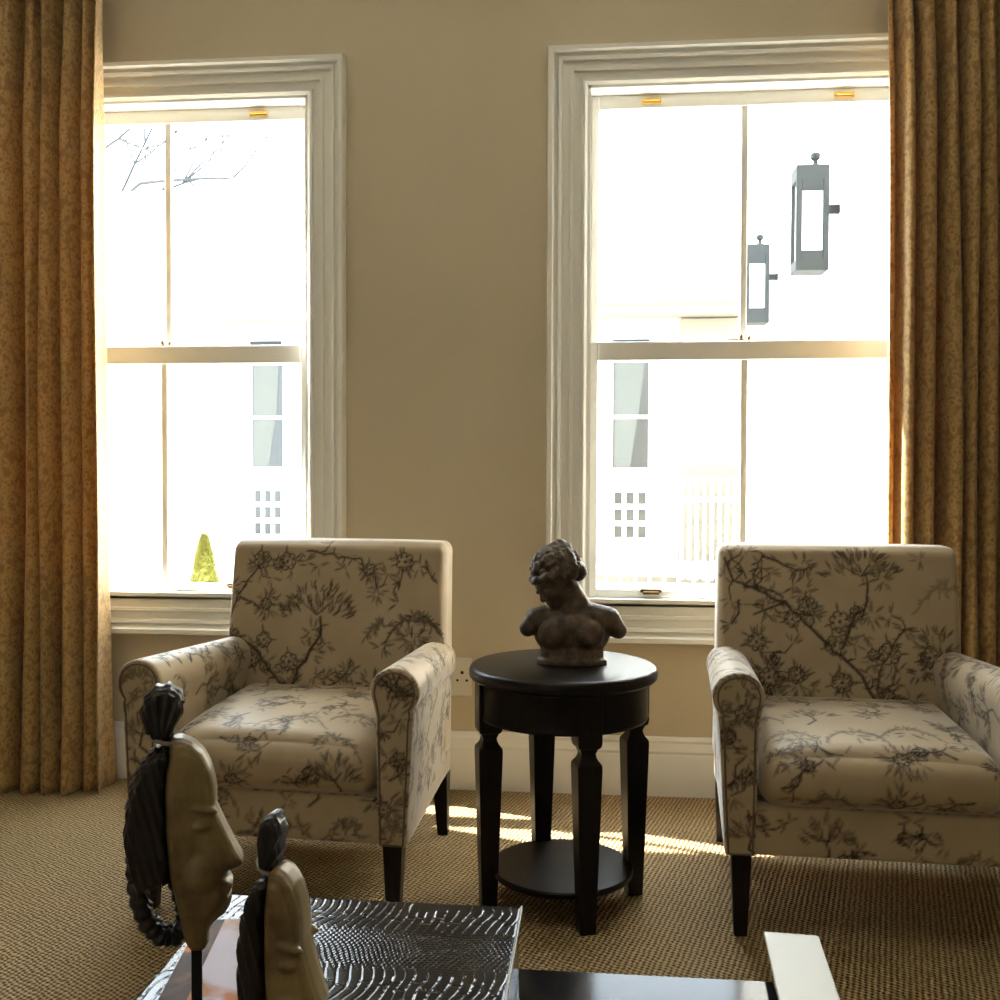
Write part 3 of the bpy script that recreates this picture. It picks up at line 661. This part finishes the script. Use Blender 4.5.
MG = empty('magazine', (-.545, -2.352, .4762), .16, 'open lilac and brown magazine under the larger carved head', 'magazine')
MB().box((-.066, -.125, 0), (.084, .125, .005)).build('pages', M['paper'], MG)
MB().box((-.067, -.126, .005), (.085, .126, .0062)).build('cover', M['magazine'], MG)

# ------------------------------------------------------------------ carved profile heads on stands
def carved_head(loc, rz, sc, neck, label, plume, sx=1):
    root = empty('carved_head', loc, rz, label, 'sculpture', 'carved wooden heads')
    px = lambda x, y: ((x-190)*.001264*sc*sx, neck+(948-y)*.001264*sc)    # profile drawn in units of 1.26 mm, x forward, z up
    T_ = .030*sc
    face = [(176, 740), (186, 739), (197, 744), (207, 754), (214, 768), (218, 784), (219, 797), (218, 806), (223, 818), (230, 834), (237, 849), (244, 862), (243, 867), (237, 869), (229, 871), (228, 877), (234, 884), (233, 889), (229, 892), (233, 897), (231, 906), (226, 914), (217, 920), (212, 926), (211, 940), (206, 948), (194, 947), (188, 936), (182, 905), (174, 870), (170, 820), (170, 770)]
    bm = bmesh.new()
    P2 = [px(*p) for p in face]; cxm, czm = px(192, 835)
    for kk, yy in ((1.0, .42), (.965, .70), (.90, .88), (.78, 1.0)):
        prism(bm, [(cxm+(x-cxm)*kk, czm+(z-czm)*(1-(1-kk)*.55)) for x, z in P2], -T_*yy, T_*yy)
    for s_ in (-1, 1):
        x, z = px(205, 822); ell(bm, (x, s_*T_*.97, z), (.011*sc, .007*sc, .006*sc)); x, z = px(207, 806); ell(bm, (x, s_*T_*.90, z), (.018*sc, .008*sc, .005*sc), Euler((0, .25, 0)))
        x, z = px(236, 863); ell(bm, (x-.004, s_*T_*.42, z), (.010*sc, .010*sc, .007*sc)); x, z = px(228, 882); ell(bm, (x-.004, 0, z), (.012*sc, T_*.6, .006*sc)); x, z = px(205, 868); ell(bm, (x, s_*T_*.85, z), (.022*sc, .012*sc, .028*sc))
    f_ = sculpt('face', bm, .0024*sc, 4, M['facewood'], root)
    # hair cap down the back of the head
    bm = bmesh.new()
    hp = [(174, 742), (160, 748), (147, 762), (138, 782), (133, 808), (132, 835), (136, 868), (146, 892), (160, 884), (176, 880), (173, 830), (172, 780), (178, 748)]
    P3 = [px(*p) for p in hp]; cx2, cz2 = px(156, 815)
    for kk, yy in ((1.0, .45), (.93, .85), (.82, 1.12)):
        prism(bm, [(cx2+(x-cx2)*kk, cz2+(z-cz2)*(1-(1-kk)*.6)) for x, z in P3], -T_*yy, T_*yy)
    def grooves(co, nn):
        return co - nn*(.0016*sc*(1+math.sin((co.x+.25*co.z)*2*PI/(.0105*sc))))
    hr = sculpt('hair', bm, .0026*sc, 4, M['hair'], root, post=grooves)
    # looped braids below the hair
    bd = MB()
    def strand(pts, r, yo):
        q = [(*px(*p), ) for p in pts]; out = []; rr = []
        for i in range(len(q)-1):
            for j in range(6):
                t_ = j/6; out.append((q[i][0]+(q[i+1][0]-q[i][0])*t_, yo, q[i][1]+(q[i+1][1]-q[i][1])*t_)); rr.append(r*sc*(1+.16*math.sin((i*6+j)*1.9)))
        out.append((q[-1][0], yo, q[-1][1])); rr.append(r*sc); bd.tube(out, rr, 10)
    for yo in (-.008*sc, .008*sc):
        strand([(143, 850), (143, 875), (147, 900), (155, 920), (166, 932), (178, 934), (187, 926), (189, 910), (184, 890), (178, 865)], .0105, yo)
    strand([(150, 858), (152, 872), (154, 884), (158, 876), (164, 872)], .0085, 0)
    bd.build('braid', M['hair'], hr, sm=1)
    # top knot
    bm = bmesh.new()
    if plume: bp = [(158, 742), (150, 728), (147, 712), (151, 699), (160, 689), (173, 686), (184, 691), (190, 702), (188, 716), (181, 728), (178, 740), (170, 746)]
    else: bp = [(163, 744), (160, 728), (160, 710), (163, 697), (171, 690), (181, 691), (188, 699), (190, 712), (188, 728), (182, 742), (172, 748)]
    P4 = [px(*p) for p in bp]; cx4, cz4 = px(168, 716)
    for kk, yy in ((1.0, .4), (.92, .75), (.78, 1.0)): prism(bm, [(cx4+(x-cx4)*kk, cz4+(z-cz4)*kk) for x, z in P4], -T_*.85*yy, T_*.85*yy)
    x0_, z0_ = px(166, 742)
    def gr2(co, nn):
        a = math.atan2(co.x-x0_, co.z-z0_+.01); return co - nn*(.0016*sc*(1+math.sin(a*30)))
    tk = sculpt('topknot', bm, .0024*sc, 3, M['hair'], root, post=gr2)
    a = px(155, 736); b_ = px(180, 746); c_ = ((a[0]+b_[0])/2, (a[1]+b_[1])/2)
    ring = [(c_[0]+(a[0]-c_[0])*math.cos(q*PI/12), T_*.62*math.sin(q*PI/12), c_[1]+(a[1]-c_[1])*math.cos(q*PI/12)) for q in range(25)]
    MB().tube(ring, .0030*sc, 8).build('hair_tie', mat('pale_cord', (.30, .28, .25), .6), tk, sm=1)['label'] = 'pale hair tie'
    # stand
    zt = px(200, 940)[1]; st = MB()
    x = px(199, 0)[0]; st.box((x-.0065, -.0065, .012), (x+.0065, .0065, zt)); st.build('post', M['iron'], root, bevel=.001)
    MB().box((x-.055*sc, -.05*sc, 0), (x+.055*sc, .05*sc, .014)).build('stand_base', M['iron'], root, bevel=.003)
    return root
carved_head((-.500, -2.600, .3605), .36, 1.0, .255, 'taller carved wooden profile head with looped braids, in front of the left armchair', True)
h2 = carved_head((-.355, -2.665, .3605), -.05, 1.0, .127, 'lower carved wooden head with black topknot, nearer to the right edge of the box', False, .70)
MB().box((.012, .030, .012), (.026, .044, .282)).build('back_support', M['iron'], h2, bevel=.001)

# ------------------------------------------------------------------ outside
tag(MB().box((-24, .22, -.5), (20, 30, -.20)).build('ground', M['paving']), 'pale paved courtyard', kind='structure')
tag(MB().box((1.22, .22, -.2), (4.5, 4.85, 5.2)).build('wall_wing', M['stucco']), 'sunlit white wing of the house outside the right window', kind='structure')
Hs = empty('building', (0, 8, 0), 0, 'white plastered house across the courtyard with cream cornice', 'building')
b = MB().box((-14, 0, -.2), (3.6, 5, 4.45)); b.box((-14, -.06, 4.45), (3.6, 5, 4.62)); b.build('wall', M['stucco'], Hs)
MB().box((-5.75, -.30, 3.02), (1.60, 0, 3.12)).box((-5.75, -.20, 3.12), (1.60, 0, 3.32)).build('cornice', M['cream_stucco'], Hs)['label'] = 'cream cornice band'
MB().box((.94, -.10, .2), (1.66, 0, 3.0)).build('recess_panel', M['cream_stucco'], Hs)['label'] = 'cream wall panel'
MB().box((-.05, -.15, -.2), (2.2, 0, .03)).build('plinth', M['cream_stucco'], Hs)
def far_door(x0, x1, zt):
    f = MB()
    f.box((x0-.07, -.03, 1.19), (x1+.07, .0, 2.62)).box((x0-.07, -.03, .40), (x1+.07, 0, 1.10))
    fr = f.build('french_window', M['extwhite'], Hs)
    MB().box((x0, -.036, 1.29), (x1, -.028, 2.545)).build('pane', M['housepane'], fr)
    MB().loft([[(x0+.02, -.040, 2.54), (x1-.04, -.040, 2.54)], [(x0+.02, -.040, 1.95), (x0+.30, -.040, 1.95)], [(x0+.02, -.040, 1.30), (x0+.20, -.040, 1.30)]], cap=False, close=False).build('net_curtain', M['housecurtain'], fr)
    MB().box((x0, -.046, 1.86), (x1, -.03, 1.90)).build('glazing_bar', M['extwhite'], fr)
    g = MB()
    for i in range(3):
        for j in range(3):
            w_ = (x1-x0)/3; h_ = .585/3; g.box((x0+i*w_+.025, -.036, .447+j*h_+.03), (x0+(i+1)*w_-.025, -.028, .447+(j+1)*h_-.03))
    g.build('grille', M['housepane'], fr)
far_door(.18, .59, 2.55); far_door(-4.14, -3.77, 2.52)
MB().box((.17, -.04, 2.72), (.60, 0, 2.78)).build('lintel', M['lantern'], Hs); MB().box((-4.17, -.04, 2.73), (-3.79, 0, 2.80)).build('lintel', M['lantern'], Hs)
# railings
def railing(name, x0, x1, z0, z1, y, n, label, top):
    r = empty(name, (0, y, 0), 0, label, 'railing')
    MB().box((x0, -.03, z1-.05), (x1, .03, z1)).box((x0, -.02, z1-top-.05), (x1, .02, z1-top)).build('top_rail', M['extwhite'], r)
    MB().box((x0, -.02, z0+.02), (x1, .02, z0+.06)).build('bottom_rail', M['extwhite'], r)
    for i in range(n+1):
        x = x0+(x1-x0)*i/n; MB().box((x-.017, -.017, z0), (x+.017, .017, z1-.04)).build('baluster', M['extwhite'], r)
railing('balcony_railing', .95, 1.70, .03, 1.18, 7.60, 9, 'tall white railing in front of the cream wall across the courtyard', .22)
railing('garden_railing', -.05, 2.0, -.2, .26, 7.30, 13, 'low white balustrade below the far french window', .24)
railing('garden_fence', -6.6, -3.6, -.2, .24, 7.30, 18, 'low white fence behind the yellow green shrub', .24)
# lanterns on the wing
def lantern(y, label):
    r = empty('wall_lantern', (1.075, y, 2.24), 0, label, 'lantern', 'lanterns on the white wing')
    f = MB(); a = .082; d = .075
    f.box((-a, -d, 0), (a, d, .055)).box((-a, -d, .455), (a, d, .53))
    for sx in (-1, 1):
        for sy in (-1, 1): f.box((sx*a-.030*(sx > 0)-.0, sy*d-.018*(sy > 0), .05), (sx*a+.030*(sx < 0), sy*d+.018*(sy < 0), .46))
    f.box((-a+.03, -d, .05), (a-.03, -d+.012, .10)).box((-a+.03, -d, .40), (a-.03, -d+.012, .46))
    fr = f.build('frame', M['lantern'], r, bevel=.004)
    MB().box((-a+.02, -d+.014, .05), (a-.02, d-.014, .46)).build('glass', M['lanternglass'], r)
    MB().lathe([(.030, .53), (.030, .545), (.014, .550), (.012, .57), (.024, .578), (.026, .60), (.012, .612), (.004, .614)], (.025, 0, 0), n=16).build('finial', M['lantern'], r, sm=.6)
    MB().box((a-.005, -.02, .30), (.146, .02, .34)).build('bracket', M['lantern'], r)
lantern(1.50, 'grey metal wall lantern seen through the right window, larger of the two')
lantern(3.25, 'grey metal wall lantern seen through the right window, smaller and farther one')
# shrub
S = empty('conifer_shrub', (-4.36, 7.0, -.2), 0, 'yellow green cone shaped shrub outside the left window', 'shrub'); rnd = random.Random(2); b = MB()
for i in range(1500):
    z = rnd.random()**1.2; r = .15*(1-z)**.6*rnd.uniform(.6, 1.1); a = rnd.uniform(0, 2*PI); p = Vector((r*math.cos(a), r*math.sin(a), .04+z*.66)); q = p+Vector((math.cos(a)*.03, math.sin(a)*.03, .05)); t_ = Vector((-math.sin(a), math.cos(a), 0))*.022
    b.add([p-t_, q, p+t_, p+Vector((0, 0, .03))], [(0, 1, 3), (3, 1, 2)])
b.lathe([(.02, .04), (.13, .06), (.115, .25), (.075, .48), (.02, .66)], n=12); b.build('foliage', M['shrub'], S); MB().tube([(0, 0, 0), (0, 0, .5)], .02, 8).build('stem', M['bark'], S)
# bare tree behind the roof, its branches showing top left
Tr = empty('bare_tree', (-10.3, 14, .65), 0, 'bare dark branches above the roof outside the left window', 'tree'); b = MB(); rnd = random.Random(9)
def grow(p, d, L, r, dep):
    pts = [p]
    for i in range(4): d = (d+Vector((rnd.uniform(-.18, .18), rnd.uniform(-.1, .1), rnd.uniform(-.10, .14)))).normalized(); p = p+d*L/4; pts.append(p)
    b.tube(pts, [r*(1-.12*i) for i in range(5)], 6)
    if dep:
        for q in range(3 if dep > 1 else 2):
            a = rnd.uniform(.35, .8)*rnd.choice((-1, 1)); d2 = Vector((d.x*math.cos(a)-d.z*math.sin(a), d.y+rnd.uniform(-.2, .2), d.x*math.sin(a)+d.z*math.cos(a))); grow(pts[rnd.randrange(2, 5)], d2.normalized(), L*.72, r*.58, dep-1)
grow(Vector((0, 0, 4.6)), Vector((.35, 0, 1)).normalized(), 1.9, .07, 4); grow(Vector((0, 0, 4.4)), Vector((.9, 0, .75)).normalized(), 2.4, .06, 4)
b.tube([(0, 0, -.85), (0, .02, 2.4), (0, 0, 4.7)], [.14, .11, .08], 10)
b.build('branches', M['bark'], Tr, sm=1)
